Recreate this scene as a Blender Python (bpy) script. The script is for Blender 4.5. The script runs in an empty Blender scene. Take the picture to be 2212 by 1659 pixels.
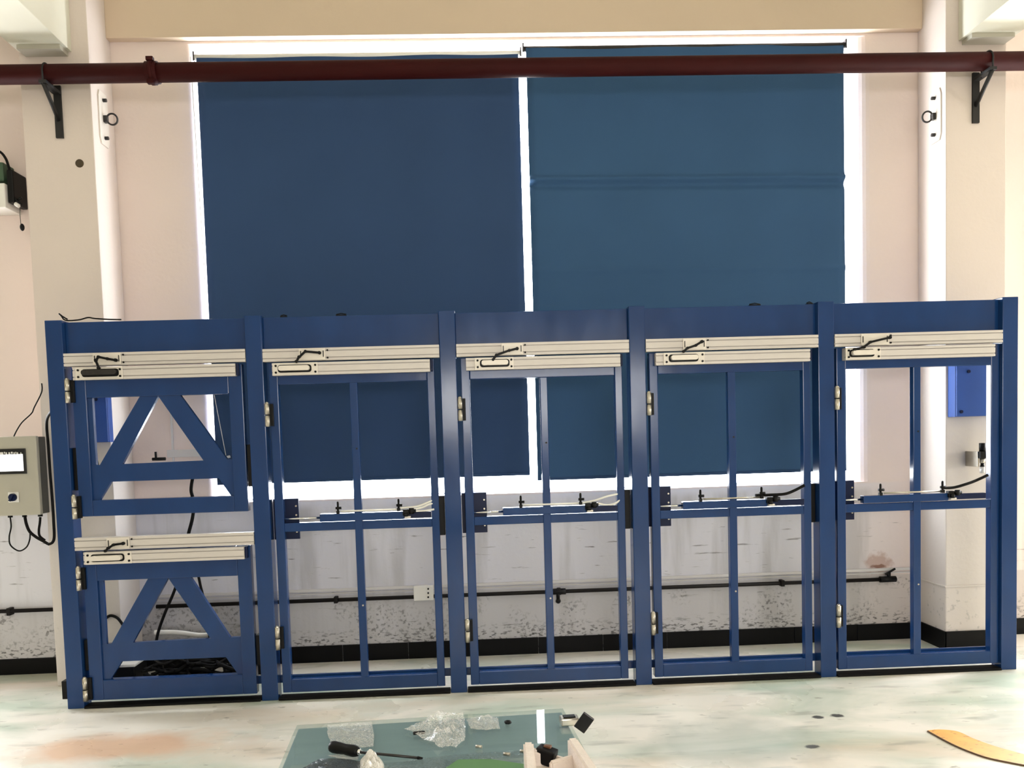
import bpy, bmesh, math, random
from mathutils import Vector, Matrix, noise
random.seed(7)
S = bpy.context.scene
COL = S.collection

# ------------------------------------------------------------------ camera
W, H = 2212, 1659
F, PPX, PPY = 1778.6, 1080.3, 1039.7
PITCH, ROLL, YAW, DIST, EYE = -.0562, .0303, -.0377, 4.5016, 1.4203
ROT = Matrix.Rotation(YAW, 3, 'Z') @ Matrix.Rotation(PITCH, 3, 'X') @ Matrix.Rotation(ROLL, 3, 'Y')
CAM = Vector((0, -DIST, EYE))
cd = bpy.data.cameras.new('camera')
cam = bpy.data.objects.new('camera', cd)
COL.objects.link(cam)
r, f_, u = ROT.col[0], ROT.col[1], ROT.col[2]
cam.matrix_world = Matrix(((r[0], u[0], -f_[0], CAM[0]), (r[1], u[1], -f_[1], CAM[1]), (r[2], u[2], -f_[2], CAM[2]), (0, 0, 0, 1)))
cd.sensor_fit = 'HORIZONTAL'
cd.sensor_width = 36
cd.lens = 36 * F / W
cd.shift_x = (W / 2 - PPX) / W
cd.shift_y = (PPY - H / 2) / W
cd.clip_start = .05
S.camera = cam


def at(x, y, Y=None, Z=None, X=None):
    """the point where the sight line of photo pixel (x, y) meets a plane of the room"""
    d = ROT @ Vector(((x - PPX) / F, 1, -(y - PPY) / F))
    t = (Y - CAM[1]) / d[1] if Y is not None else (Z - CAM[2]) / d[2] if Z is not None else (X - CAM[0]) / d[0]
    return CAM + d * t


# ------------------------------------------------------------------ world, lights, exposure
S.view_settings.view_transform = 'Standard'
S.view_settings.look = 'None'
S.view_settings.gamma = 1
S.view_settings.use_curve_mapping = False
S.view_settings.exposure = 0.0
S.cycles.use_denoising = True
S.cycles.max_bounces = 10
S.cycles.diffuse_bounces = 5
S.cycles.caustics_reflective = False
S.cycles.caustics_refractive = False
S.cycles.sample_clamp_indirect = 6
w = bpy.data.worlds.new('overcast sky')
S.world = w
w.use_nodes = True
w.node_tree.nodes['Background'].inputs[0].default_value = (.93, .96, 1, 1)
w.node_tree.nodes['Background'].inputs[1].default_value = 26


def area(name, loc, target, sx, sy, power, color):
    l = bpy.data.lights.new(name, 'AREA')
    l.shape = 'RECTANGLE'
    l.size, l.size_y, l.energy, l.color = sx, sy, power, color
    o = bpy.data.objects.new(name, l)
    COL.objects.link(o)
    o.location = loc
    o.rotation_euler = (Vector(target) - Vector(loc)).to_track_quat('-Z', 'Y').to_euler()
    return o


# daylight: the bare windows at the far end of the hall, the hall lamps, and portals that
# guide the sky's light through the openings of the window wall
area('far_window_light', (1.4, -10.1, 2.0), (1.4, 0, 2.0), 4.0, 1.0, 205, (1, .975, .95))
area('hall_lamp_light', (-2.5, -5.6, 4.45), (-2.4, -5.2, 0), 3.0, 1.2, 22, (1, .93, .86))
area('hall_lamp_light', (3.5, -5.6, 4.45), (3.4, -5.2, 0), 3.0, 1.2, 22, (1, .93, .86))
area('side_fill_light', (7.6, -.75, 1.5), (2.0, -1.5, .2), 2.2, 1.8, 220, (1, .99, .97))  # added fill, no opening here: brightens the right posts and floor
for px0, px1, pz0, pz1 in ((-1.615, 2.506, 1.045, 3.87), (-5.2, -3.08, 1.045, 2.62), (3.72, 6.0, 1.045, 2.62)):
    po = area('window_portal', ((px0 + px1) / 2, 1.0, (pz0 + pz1) / 2), ((px0 + px1) / 2, -3, (pz0 + pz1) / 2), px1 - px0, pz1 - pz0, 1, (1, 1, 1))
    po.data.cycles.is_portal = True


# ------------------------------------------------------------------ materials
def lin(c):
    return tuple(((v / 255) / 12.92 if v / 255 <= .04045 else ((v / 255 + .055) / 1.055) ** 2.4) for v in c) + (1,)


def mat(name, rgb, rough=.5, metal=0, var=.06, scale=6, bump=0, bscale=60, coat=0, spec=.5, stretch=None, rvar=0):
    m = bpy.data.materials.new(name)
    m.use_nodes = True
    n, l = m.node_tree.nodes, m.node_tree.links
    b = n['Principled BSDF']
    b.inputs['Roughness'].default_value = rough
    b.inputs['Metallic'].default_value = metal
    b.inputs['Specular IOR Level'].default_value = spec
    b.inputs['Coat Weight'].default_value = coat
    b.inputs['Coat Roughness'].default_value = .08
    c = lin(rgb)
    tc = n.new('ShaderNodeTexCoord')
    mp = n.new('ShaderNodeMapping')
    l.new(tc.outputs['Object'], mp.inputs['Vector'])
    if stretch:
        mp.inputs['Scale'].default_value = stretch
    nz = n.new('ShaderNodeTexNoise')
    nz.inputs['Scale'].default_value = scale
    nz.inputs['Detail'].default_value = 5
    l.new(mp.outputs[0], nz.inputs['Vector'])
    mx = n.new('ShaderNodeMix')
    mx.data_type = 'RGBA'
    mx.inputs['A'].default_value = tuple(v * (1 - var * 2) for v in c[:3]) + (1,)
    mx.inputs['B'].default_value = tuple(min(1, v * (1 + var * 2)) for v in c[:3]) + (1,)
    l.new(nz.outputs['Fac'], mx.inputs['Factor'])
    l.new(mx.outputs['Result'], b.inputs['Base Color'])
    if rvar:
        rm = n.new('ShaderNodeMapRange')
        rm.inputs['From Min'].default_value, rm.inputs['From Max'].default_value = .3, .7
        rm.inputs['To Min'].default_value, rm.inputs['To Max'].default_value = max(0, rough - rvar), rough + rvar
        l.new(nz.outputs['Fac'], rm.inputs['Value'])
        l.new(rm.outputs[0], b.inputs['Roughness'])
    if bump:
        n2 = n.new('ShaderNodeTexNoise')
        n2.inputs['Scale'].default_value = bscale
        n2.inputs['Detail'].default_value = 4
        l.new(mp.outputs[0], n2.inputs['Vector'])
        bp = n.new('ShaderNodeBump')
        bp.inputs['Strength'].default_value = bump
        bp.inputs['Distance'].default_value = .01
        l.new(n2.outputs['Fac'], bp.inputs['Height'])
        l.new(bp.outputs[0], b.inputs['Normal'])
    m['_mix'] = mx.name
    return m


def layer(m, rgb, mask_build, strength=1.0, rough=None):
    """lay a stain of its own shape over a material: mask_build(nodes, links, coordinate) -> value socket"""
    n, l = m.node_tree.nodes, m.node_tree.links
    b = n['Principled BSDF']
    src = b.inputs['Base Color'].links[0].from_socket
    tc = n.new('ShaderNodeTexCoord')
    mask = mask_build(n, l, tc.outputs['Object'])
    mm = n.new('ShaderNodeMath')
    mm.operation = 'MULTIPLY'
    mm.use_clamp = True
    l.new(mask, mm.inputs[0])
    mm.inputs[1].default_value = strength
    mx = n.new('ShaderNodeMix')
    mx.data_type = 'RGBA'
    l.new(mm.outputs[0], mx.inputs['Factor'])
    l.new(src, mx.inputs['A'])
    mx.inputs['B'].default_value = lin(rgb)
    l.new(mx.outputs['Result'], b.inputs['Base Color'])


def m_noise(scale, lo, hi, detail=6, stretch=(1, 1, 1), off=(0, 0, 0), dist=0, rough=.5):
    def build(n, l, co):
        mp = n.new('ShaderNodeMapping')
        mp.inputs['Scale'].default_value = stretch
        mp.inputs['Location'].default_value = off
        l.new(co, mp.inputs['Vector'])
        z = n.new('ShaderNodeTexNoise')
        z.inputs['Scale'].default_value = scale
        z.inputs['Detail'].default_value = detail
        z.inputs['Roughness'].default_value = rough
        z.inputs['Distortion'].default_value = dist
        l.new(mp.outputs[0], z.inputs['Vector'])
        mr = n.new('ShaderNodeMapRange')
        mr.inputs['From Min'].default_value, mr.inputs['From Max'].default_value = lo, hi
        l.new(z.outputs['Fac'], mr.inputs['Value'])
        return mr.outputs[0]
    return build


def m_mul(a, b):
    def build(n, l, co):
        m = n.new('ShaderNodeMath')
        m.operation = 'MULTIPLY'
        l.new(a(n, l, co), m.inputs[0])
        l.new(b(n, l, co), m.inputs[1])
        return m.outputs[0]
    return build


def m_range(axis, lo, hi):
    """1 where the coordinate is below lo, falling to 0 at hi"""
    def build(n, l, co):
        s = n.new('ShaderNodeSeparateXYZ')
        l.new(co, s.inputs[0])
        mr = n.new('ShaderNodeMapRange')
        mr.inputs['From Min'].default_value, mr.inputs['From Max'].default_value = lo, hi
        mr.inputs['To Min'].default_value, mr.inputs['To Max'].default_value = 1, 0
        l.new(s.outputs['XYZ'.index(axis)], mr.inputs['Value'])
        return mr.outputs[0]
    return build


def m_blob(cx, cy, rx, ry, ang=0, warp=.5, wscale=2.0, soft=.35, plane='XY'):
    def build(n, l, co):
        z = n.new('ShaderNodeTexNoise')
        z.inputs['Scale'].default_value = wscale
        z.inputs['Detail'].default_value = 5
        l.new(co, z.inputs['Vector'])
        mp = n.new('ShaderNodeMapping')
        mp.vector_type = 'TEXTURE'
        mp.inputs['Location'].default_value = (cx, cy, 0)
        mp.inputs['Rotation'].default_value = (0, 0, ang)
        mp.inputs['Scale'].default_value = (rx, ry, 1)
        if plane == 'XZ':
            s0 = n.new('ShaderNodeSeparateXYZ')
            l.new(co, s0.inputs[0])
            c0 = n.new('ShaderNodeCombineXYZ')
            l.new(s0.outputs[0], c0.inputs[0])
            l.new(s0.outputs[2], c0.inputs[1])
            co = c0.outputs[0]
        l.new(co, mp.inputs['Vector'])
        s = n.new('ShaderNodeSeparateXYZ')
        l.new(mp.outputs[0], s.inputs[0])
        cb = n.new('ShaderNodeCombineXYZ')
        l.new(s.outputs[0], cb.inputs[0])
        l.new(s.outputs[1], cb.inputs[1])
        ln = n.new('ShaderNodeVectorMath')
        ln.operation = 'LENGTH'
        l.new(cb.outputs[0], ln.inputs[0])
        a = n.new('ShaderNodeMath')
        a.operation = 'MULTIPLY_ADD'
        l.new(z.outputs['Fac'], a.inputs[0])
        a.inputs[1].default_value = warp * 2
        a.inputs[2].default_value = -warp
        ad = n.new('ShaderNodeMath')
        l.new(ln.outputs['Value'], ad.inputs[0])
        l.new(a.outputs[0], ad.inputs[1])
        mr = n.new('ShaderNodeMapRange')
        mr.inputs['From Min'].default_value, mr.inputs['From Max'].default_value = 1 - soft, 1 + soft
        mr.inputs['To Min'].default_value, mr.inputs['To Max'].default_value = 1, 0
        l.new(ad.outputs[0], mr.inputs['Value'])
        return mr.outputs[0]
    return build


M = {}
M['wall'] = mat('cream wall paint', (226, 210, 203), .75, var=.025, scale=1.6, bump=.12, bscale=40)
layer(M['wall'], (212, 213, 222), m_mul(m_range('Z', 1.03, 1.045), m_range('X', 2.3, 2.9)), .9)
layer(M['wall'], (150, 148, 146), m_mul(m_noise(2.2, .50, .66, stretch=(3.2, 1, .35), off=(2, 0, 5)), m_range('Z', .98, 1.02)), .45)
layer(M['wall'], (86, 82, 80), m_mul(m_noise(5, .66, .74, stretch=(1, 1, 8), off=(4, 0, 2)), m_range('Z', .95, 1.0)), .7)
layer(M['wall'], (60, 57, 55), m_mul(m_noise(11, .69, .74, stretch=(.6, 1, 5), off=(1, 0, 7)), m_range('Z', .80, .9)), .8)
layer(M['wall'], (168, 165, 162), m_range('Z', .425, .43), .5)
layer(M['wall'], (62, 58, 55), m_mul(m_noise(55, .53, .62, detail=8), m_mul(m_noise(3.6, .48, .62), m_range('Z', .40, .41))), .6)
layer(M['wall'], (40, 37, 35), m_mul(m_noise(34, .54, .62, detail=8, stretch=(1, 1, 2.2), off=(5, 0, 1)), m_range('Z', .14, .22)), .75)
layer(M['wall'], (160, 116, 92), m_blob(2.66, .51, .085, .055, 0, .9, 24, .3, plane='XZ'), .55)
layer(M['wall'], (120, 78, 58), m_blob(2.655, .485, .05, .012, 0, .9, 30, .3, plane='XZ'), .8)
M['column'] = mat('cream column paint', (214, 201, 193), .72, var=.025, scale=1.8, bump=.1, bscale=40)
layer(M['column'], (90, 84, 78), m_mul(m_noise(30, .60, .70, detail=8), m_mul(m_noise(3, .42, .6), m_range('Z', .38, .40))), .6)
layer(M['column'], (204, 203, 200), m_range('Z', 1.6, 1.9), .4)
M['beam'] = mat('beige beam paint', (206, 186, 163), .75, var=.03, scale=1.2, bump=.08, bscale=30)
M['ceiling'] = mat('off white ceiling paint', (225, 222, 206), .8, var=.02)
M['hall'] = mat('pale hall wall paint', (214, 206, 190), .8, var=.02)
M['skirt'] = mat('black skirting tile', (8, 8, 9), .5, var=.15, scale=14, spec=.15)
M['blue'] = mat('blue gloss paint', (23, 56, 106), .15, var=.10, scale=9, bump=.015, bscale=35, coat=.0, spec=.36, stretch=(1, 1, .4), rvar=.03)
M['bluedark'] = mat('navy paint', (16, 28, 62), .4, var=.1, scale=12, spec=.2)
M['bluecab'] = mat('blue cabinet enamel', (48, 84, 158), .4, var=.06, scale=4, spec=.3)
M['alu'] = mat('anodised aluminium', (203, 197, 193), .5, .15, var=.03, scale=5, stretch=(.2, 1, 1))
M['plate'] = mat('pale aluminium plate', (222, 215, 206), .45, .15, var=.03, scale=12)
M['steel'] = mat('zinc plated steel', (190, 184, 172), .3, .9, var=.08, scale=40)
M['chrome'] = mat('chrome rod', (225, 226, 228), .12, 1, var=.02)
M['black'] = mat('black plastic', (10, 10, 11), .45, var=.1, scale=20, spec=.2)
M['rubber'] = mat('black rubber', (12, 11, 11), .6, var=.12, scale=20, spec=.15)
M['dark'] = mat('dark grey steel', (52, 50, 50), .35, .5, var=.15, scale=30)
M['redpipe'] = mat('oxide red pipe paint', (50, 10, 10), .6, var=.14, scale=8, bump=.15, bscale=30, spec=.12, stretch=(.4, 1, 1))
M['bracket'] = mat('black bracket paint', (14, 11, 11), .6, var=.1)
M['lowpipe'] = mat('dark wall pipe paint', (18, 14, 13), .5, var=.2, scale=12, spec=.2)
M['white'] = mat('white plastic', (230, 228, 222), .4, var=.02)
M['winframe'] = mat('white window enamel', (235, 235, 232), .35, var=.02)
M['boxgrey'] = mat('grey enclosure enamel', (176, 172, 158), .42, var=.03)
M['boxside'] = mat('dark enclosure gasket', (70, 70, 66), .5, var=.1)
M['hosewhite'] = mat('white pneumatic hose', (240, 238, 232), .3, var=.01)
M['foam'] = mat('white packing foam', (232, 220, 212), .8, var=.04, scale=60, bump=.35, bscale=180)
M['brown'] = mat('brown resin', (96, 60, 34), .5, var=.25, scale=40)
M['greenbox'] = mat('dark green plastic', (62, 88, 66), .6, var=.1)
M['green'] = mat('green card', (84, 128, 76), .6, var=.08, scale=12)
M['yellow'] = mat('yellow floor paint', (232, 170, 82), .45, var=.12, scale=14)
layer(M['yellow'], (150, 96, 44), m_noise(26, .60, .66, stretch=(1, 2, 1)), .6)
M['edge'] = mat('worn tape edge', (92, 66, 40), .6, var=.1)
M['wood'] = mat('grey table board', (160, 172, 180), .5, var=.05, scale=4, stretch=(1, 8, 1))
M['tin'] = mat('dark tin case', (48, 46, 47), .3, .6, var=.15, scale=30)
M['screenframe'] = mat('black screen bezel', (16, 16, 18), .35, var=.05)
M['cream'] = mat('pale conduit plastic', (206, 203, 202), .5, var=.02)
M['hole'] = mat('dark knockout', (70, 58, 40), .8, var=.3, scale=40)


def glassy(name, tint, mix_gloss=.12, rough=.02):
    m = bpy.data.materials.new(name)
    m.use_nodes = True
    n, l = m.node_tree.nodes, m.node_tree.links
    n.remove(n['Principled BSDF'])
    t = n.new('ShaderNodeBsdfTransparent')
    t.inputs[0].default_value = tint
    g = n.new('ShaderNodeBsdfGlossy')
    g.inputs['Roughness'].default_value = rough
    fr = n.new('ShaderNodeFresnel')
    fr.inputs['IOR'].default_value = mix_gloss
    ge = n.new('ShaderNodeNewGeometry')
    iv = n.new('ShaderNodeMath')
    iv.operation = 'SUBTRACT'
    iv.inputs[0].default_value = 1
    l.new(ge.outputs['Backfacing'], iv.inputs[1])
    ml = n.new('ShaderNodeMath')
    ml.operation = 'MULTIPLY'
    l.new(fr.outputs[0], ml.inputs[0])
    l.new(iv.outputs[0], ml.inputs[1])
    mx = n.new('ShaderNodeMixShader')
    l.new(ml.outputs[0], mx.inputs[0])
    l.new(t.outputs[0], mx.inputs[1])
    l.new(g.outputs[0], mx.inputs[2])
    l.new(mx.outputs[0], n['Material Output'].inputs[0])
    return m


M['pane'] = glassy('window glass', (.98, .99, .99, 1), 1.3)
M['sheetglass'] = glassy('green float glass', (.90, .95, .94, 1), 1.5, .02)


def film(name, rgb, alpha):
    m = mat(name, rgb, .12, var=.03, scale=40, bump=.12, bscale=60)
    n, l = m.node_tree.nodes, m.node_tree.links
    z = n.new('ShaderNodeTexNoise')
    z.inputs['Scale'].default_value = 45
    z.inputs['Detail'].default_value = 6
    mr = n.new('ShaderNodeMapRange')
    mr.inputs['From Min'].default_value, mr.inputs['From Max'].default_value = .38, .62
    mr.inputs['To Min'].default_value, mr.inputs['To Max'].default_value = max(.05, alpha - .3), min(1, alpha + .3)
    l.new(z.outputs['Fac'], mr.inputs['Value'])
    l.new(mr.outputs[0], n['Principled BSDF'].inputs['Alpha'])
    return m


M['film'] = film('clear plastic film', (246, 244, 242), .34)
M['foil'] = film('crumpled white film', (236, 232, 226), .85)
M['haze'] = film('hazy grey film', (96, 108, 116), .30)
M['darkfilm'] = film('grey antistatic film', (70, 74, 80), .8)


def blind_mat(name, rgb):
    m = mat(name, rgb, .8, var=.05, scale=2.2, bump=.12, bscale=220, spec=.2)
    n, l = m.node_tree.nodes, m.node_tree.links
    b = n['Principled BSDF']
    t = n.new('ShaderNodeBsdfTranslucent')
    t.inputs[0].default_value = lin((40, 80, 170))
    mx = n.new('ShaderNodeMixShader')
    mx.inputs[0].default_value = .009
    l.new(b.outputs[0], mx.inputs[1])
    l.new(t.outputs[0], mx.inputs[2])
    l.new(mx.outputs[0], n['Material Output'].inputs[0])
    return m


M['blind'] = blind_mat('navy blind fabric', (48, 72, 108))
M['blind2'] = blind_mat('slate blue blind fabric', (54, 86, 122))

fl = mat('worn epoxy floor', (234, 229, 219), .30, var=.06, scale=1.4, bump=.05, bscale=14, rvar=.10)
layer(fl, (170, 186, 168), m_noise(1.5, .44, .64, dist=.6, stretch=(.6, 1.7, 1)), .8)
layer(fl, (214, 198, 178), m_noise(1.1, .52, .66, off=(3, 7, 0), stretch=(.6, 1.8, 1)), .7)
layer(fl, (134, 136, 124), m_noise(6.5, .58, .74, stretch=(.5, 1.8, 1), off=(1, 2, 0)), .55)
layer(fl, (218, 180, 150), m_blob(-1.72, -.60, .44, .16, .05, .75, 4.5), .85)
layer(fl, (92, 84, 72), m_noise(22, .66, .74, stretch=(.5, 1, 1), detail=8), .6)
layer(fl, (120, 138, 124), m_blob(1.15, -.9, .35, .30, .2, .6, 5), .5)
for bx, by in ((1.66, -.62), (1.76, -.61), (1.48, -.98)):
    layer(fl, (34, 30, 28), m_blob(bx, by, .03, .022, 0, .5, 40, .2), .9)
M['floor'] = fl


# ------------------------------------------------------------------ mesh building
class MB:
    def __init__(s):
        s.bm = bmesh.new()

    def box(s, x0, x1, y0, y1, z0, z1, bev=0, seg=2):
        b = bmesh.new()
        bmesh.ops.create_cube(b, size=1)
        for v in b.verts:
            v.co = ((x0 + x1) / 2 + v.co.x * (x1 - x0), (y0 + y1) / 2 + v.co.y * (y1 - y0), (z0 + z1) / 2 + v.co.z * (z1 - z0))
        if bev:
            bmesh.ops.bevel(b, geom=b.edges[:], offset=bev, segments=seg, affect='EDGES', profile=.6)
        return s._add(b)

    def _add(s, b, mtx=None):
        mp = {}
        for v in b.verts:
            mp[v] = s.bm.verts.new(mtx @ v.co if mtx else v.co)
        for f in b.faces:
            try:
                s.bm.faces.new([mp[v] for v in f.verts])
            except ValueError:
                pass
        b.free()
        return s

    def obox(s, c, sx, sy, sz, rot, bev=0):
        b = bmesh.new()
        bmesh.ops.create_cube(b, size=1)
        for v in b.verts:
            v.co = (v.co.x * sx, v.co.y * sy, v.co.z * sz)
        if bev:
            bmesh.ops.bevel(b, geom=b.edges[:], offset=bev, segments=2, affect='EDGES', profile=.6)
        return s._add(b, Matrix.Translation(c) @ rot.to_4x4())

    def prism(s, poly, y0, y1):
        """polygon given in (x, z), extruded along y"""
        a = [s.bm.verts.new((x, y0, z)) for x, z in poly]
        b = [s.bm.verts.new((x, y1, z)) for x, z in poly]
        n = len(poly)
        s.bm.faces.new(a)
        s.bm.faces.new(b[::-1])
        for i in range(n):
            s.bm.faces.new((a[i], b[i], b[(i + 1) % n], a[(i + 1) % n]))
        return s

    def extrude_x(s, poly, x0, x1):
        a = [s.bm.verts.new((x0, y, z)) for y, z in poly]
        b = [s.bm.verts.new((x1, y, z)) for y, z in poly]
        n = len(poly)
        s.bm.faces.new(a)
        s.bm.faces.new(b[::-1])
        for i in range(n):
            s.bm.faces.new((a[i], b[i], b[(i + 1) % n], a[(i + 1) % n]))
        return s

    def extrude_z(s, poly, z0, z1):
        a = [s.bm.verts.new((x, y, z0)) for x, y in poly]
        b = [s.bm.verts.new((x, y, z1)) for x, y in poly]
        n = len(poly)
        s.bm.faces.new(a)
        s.bm.faces.new(b[::-1])
        for i in range(n):
            s.bm.faces.new((a[i], b[i], b[(i + 1) % n], a[(i + 1) % n]))
        return s

    def tube(s, pts, rad, n=10, closed=False):
        pts = [Vector(p) for p in pts]
        rads = rad if isinstance(rad, (list, tuple)) else [rad] * len(pts)
        rings = []
        up = None
        k = len(pts)
        for i, p in enumerate(pts):
            a = pts[(i - 1) % k] if closed or i > 0 else p
            b = pts[(i + 1) % k] if closed or i < k - 1 else p
            d = (b - a).normalized()
            if up is None:
                up = Vector((0, 0, 1)) if abs(d.z) < .9 else Vector((0, 1, 0))
            x = d.cross(up)
            x = x.normalized() if x.length > 1e-6 else Vector((1, 0, 0))
            up = x.cross(d).normalized()
            rings.append([s.bm.verts.new(p + (x * math.cos(t) + up * math.sin(t)) * rads[i]) for t in [2 * math.pi * j / n for j in range(n)]])
        m = k if closed else k - 1
        for i in range(m):
            A, B = rings[i], rings[(i + 1) % k]
            for j in range(n):
                f = s.bm.faces.new((A[j], A[(j + 1) % n], B[(j + 1) % n], B[j]))
                f.smooth = True
        if not closed:
            s.bm.faces.new(rings[0][::-1])
            s.bm.faces.new(rings[-1])
        return s

    def cyl(s, a, b, rad, n=16):
        return s.tube([a, b], rad, n)

    def ring(s, c, axis, R_, r_, n=20, m=8):
        axis = Vector(axis).normalized()
        x = axis.orthogonal().normalized()
        y = axis.cross(x)
        return s.tube([Vector(c) + (x * math.cos(t) + y * math.sin(t)) * R_ for t in [2 * math.pi * i / n for i in range(n)]], r_, m, True)

    def ball(s, c, rx, ry=None, rz=None, n=12):
        b = bmesh.new()
        bmesh.ops.create_uvsphere(b, u_segments=n, v_segments=max(6, n // 2 + 2), radius=1)
        for f in b.faces:
            f.smooth = True
        mtx = Matrix.Translation(c) @ Matrix.Diagonal((rx, ry or rx, rz or rx, 1))
        return s._add(b, mtx)

    def build(s, name, m, parent=None, smooth=False):
        bmesh.ops.recalc_face_normals(s.bm, faces=s.bm.faces[:])
        me = bpy.data.meshes.new(name)
        org = ORG.get(parent.name, Vector()) if parent else None
        if org is None:
            lo = Vector([min(v.co[i] for v in s.bm.verts) for i in range(3)])
            hi = Vector([max(v.co[i] for v in s.bm.verts) for i in range(3)])
            org = Vector(((lo.x + hi.x) / 2, (lo.y + hi.y) / 2, lo.z)) if KEEP.get('centre') else Vector()
        for v in s.bm.verts:
            v.co -= org
        if smooth:
            for f in s.bm.faces:
                f.smooth = True
        s.bm.to_mesh(me)
        s.bm.free()
        me.materials.append(M[m] if isinstance(m, str) else m)
        o = bpy.data.objects.new(name, me)
        COL.objects.link(o)
        if parent:
            o.parent = parent
        else:
            o.location = org
        ORG[o.name] = org
        return o


ORG = {}
KEEP = {'centre': False}


def thing(name, label, cat, loc=(0, 0, 0), group=None):
    o = bpy.data.objects.new(name, None)
    COL.objects.link(o)
    o.location = loc
    o.empty_display_size = .1
    o['label'] = label
    o['category'] = cat
    if group:
        o['group'] = group
    ORG[o.name] = Vector(loc)
    return o


def tag(o, label, cat, group=None):
    o['label'] = label
    o['category'] = cat
    if group:
        o['group'] = group
    return o


def struct(name, mb, m, parent=None):
    o = mb.build(name, m, parent)
    if not parent:
        o['kind'] = 'structure'
    return o


def curve(pts, n=8):
    """smooth path through points (Catmull-Rom)"""
    P = [Vector(p) for p in pts]
    out = []
    for i in range(len(P) - 1):
        p0, p1, p2, p3 = P[max(0, i - 1)], P[i], P[i + 1], P[min(len(P) - 1, i + 2)]
        for k in range(n):
            t = k / n
            out.append(.5 * ((2 * p1) + (p2 - p0) * t + (2 * p0 - 5 * p1 + 4 * p2 - p3) * t * t + (3 * p1 - p0 - 3 * p2 + p3) * t ** 3))
    out.append(P[-1])
    return out


# ------------------------------------------------------------------ the room
WY = .757          # face of the window wall
CF = .451          # front faces of the columns
WX0, WX1, WZ0, WZ1 = -1.615, 2.506, 1.045, 3.87
CL0, CL1, CR0, CR1 = -2.50, -2.105, 2.932, 3.305
ZC = 4.62
NX0, NX1 = -3.08, 3.72      # where the neighbouring bays' windows begin

struct('floor', MB().box(-9, 7.85, -10.2, WY + .35, -.12, 0), 'floor')
struct('ceiling', MB().box(-9, 7.85, -10.2, WY + .35, ZC, ZC + .15), 'ceiling')


def pier(mb, x0, x1, z0, z1, r0, r1):
    """stretch of wall between two openings, its corners towards the room rounded by r0 and r1"""
    y1 = WY + .26
    pts = [(x0, y1)]
    for k in range(9) if r0 else ():
        t = math.pi / 2 * k / 8
        pts.append((x0 + r0 - r0 * math.cos(t), WY + r0 - r0 * math.sin(t)))
    if not r0:
        pts.append((x0, WY))
    for k in range(9) if r1 else ():
        t = math.pi / 2 * k / 8
        pts.append((x1 - r1 + r1 * math.sin(t), WY + r1 - r1 * math.cos(t)))
    if not r1:
        pts.append((x1, WY))
    pts.append((x1, y1))
    mb.extrude_z(pts, z0, z1)


wb = MB()
wb.box(-9, 7.7, WY, WY + .26, 0, WZ0)
wb.box(-9, 7.7, WY, WY + .26, WZ1, ZC)
pier(wb, NX0, WX0, WZ0, WZ1, .05, .035)  # corner roundings added to catch sky light, for the glow beside the blinds
pier(wb, WX1, NX1, WZ0, WZ1, .11, .05)
wb.box(-9, NX0, WY, WY + .26, 2.62, WZ1)
wb.box(NX1, 7.7, WY, WY + .26, 2.62, WZ1)
wb.box(-9, -5.2, WY, WY + .26, WZ0, 2.62)
wb.box(6.0, 7.7, WY, WY + .26, WZ0, 2.62)
struct('wall_back', wb, 'wall')
struct('wall_left', MB().box(-9.15, -9, -10.2, WY + .35, 0, ZC), 'hall')
struct('wall_right', MB().box(7.7, 7.85, -10.2, WY + .35, 0, ZC), 'hall')
struct('wall_front', MB().box(-9, 7.7, -10.35, -10.2, 0, ZC), 'hall')

# columns, beams
struct('wall_column_left', MB().box(CL0, CL1, CF, WY, 0, ZC, .006), 'column')
struct('wall_column_right', MB().box(CR0, CR1, CF, WY, 0, ZC, .006), 'column')
struct('trim_1', MB().box(CL1, CR0, WY - .055, WY, 3.885, ZC, .003), 'beam')          # lintel beam over the window
struct('trim_2', MB().box(-2.494, -2.20, -9.9, CF, 3.69, ZC, .004), 'ceiling')       # ceiling beams over the columns
struct('trim_3', MB().box(3.009, 3.32, -9.9, CF, 3.69, ZC, .004), 'ceiling')
struct('trim_4', MB().box(-2.46, -2.22, CF - .10, CF, 3.665, 3.69, .002), 'boxgrey')   # grey pads put in for the dark shadow line where beams meet columns
struct('trim_5', MB().box(3.03, 3.29, CF - .10, CF, 3.665, 3.69, .002), 'boxgrey')
# plaster ledge round the column and along the wall
struct('trim_6', MB().box(CR0 - .006, CR1 + .006, CF - .006, WY, .392, .402, .002), 'column')

sk = MB()
for x in [CL1 + k * .42 for k in range(12)]:
    sk.box(x + .0015, min(x + .42, CR0) - .0015, WY - .012, WY, 0, .106, .0015)
struct('baseboard_back', sk, 'skirt')
struct('baseboard_left', MB().box(-9, CL0, WY - .012, WY, 0, .10, .0015), 'skirt')
sr = MB()
sr.box(CR0 - .010, CR1 + .01, CF - .012, CF, 0, .116, .0015)
sr.box(CR0 - .012, CR0, CF - .012, WY - .012, 0, .116, .0015)
struct('baseboard_column', sr, 'skirt')
struct('baseboard_right', MB().box(CR1, 7.7, WY - .012, WY, 0, .106, .0015), 'skirt')

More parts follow.
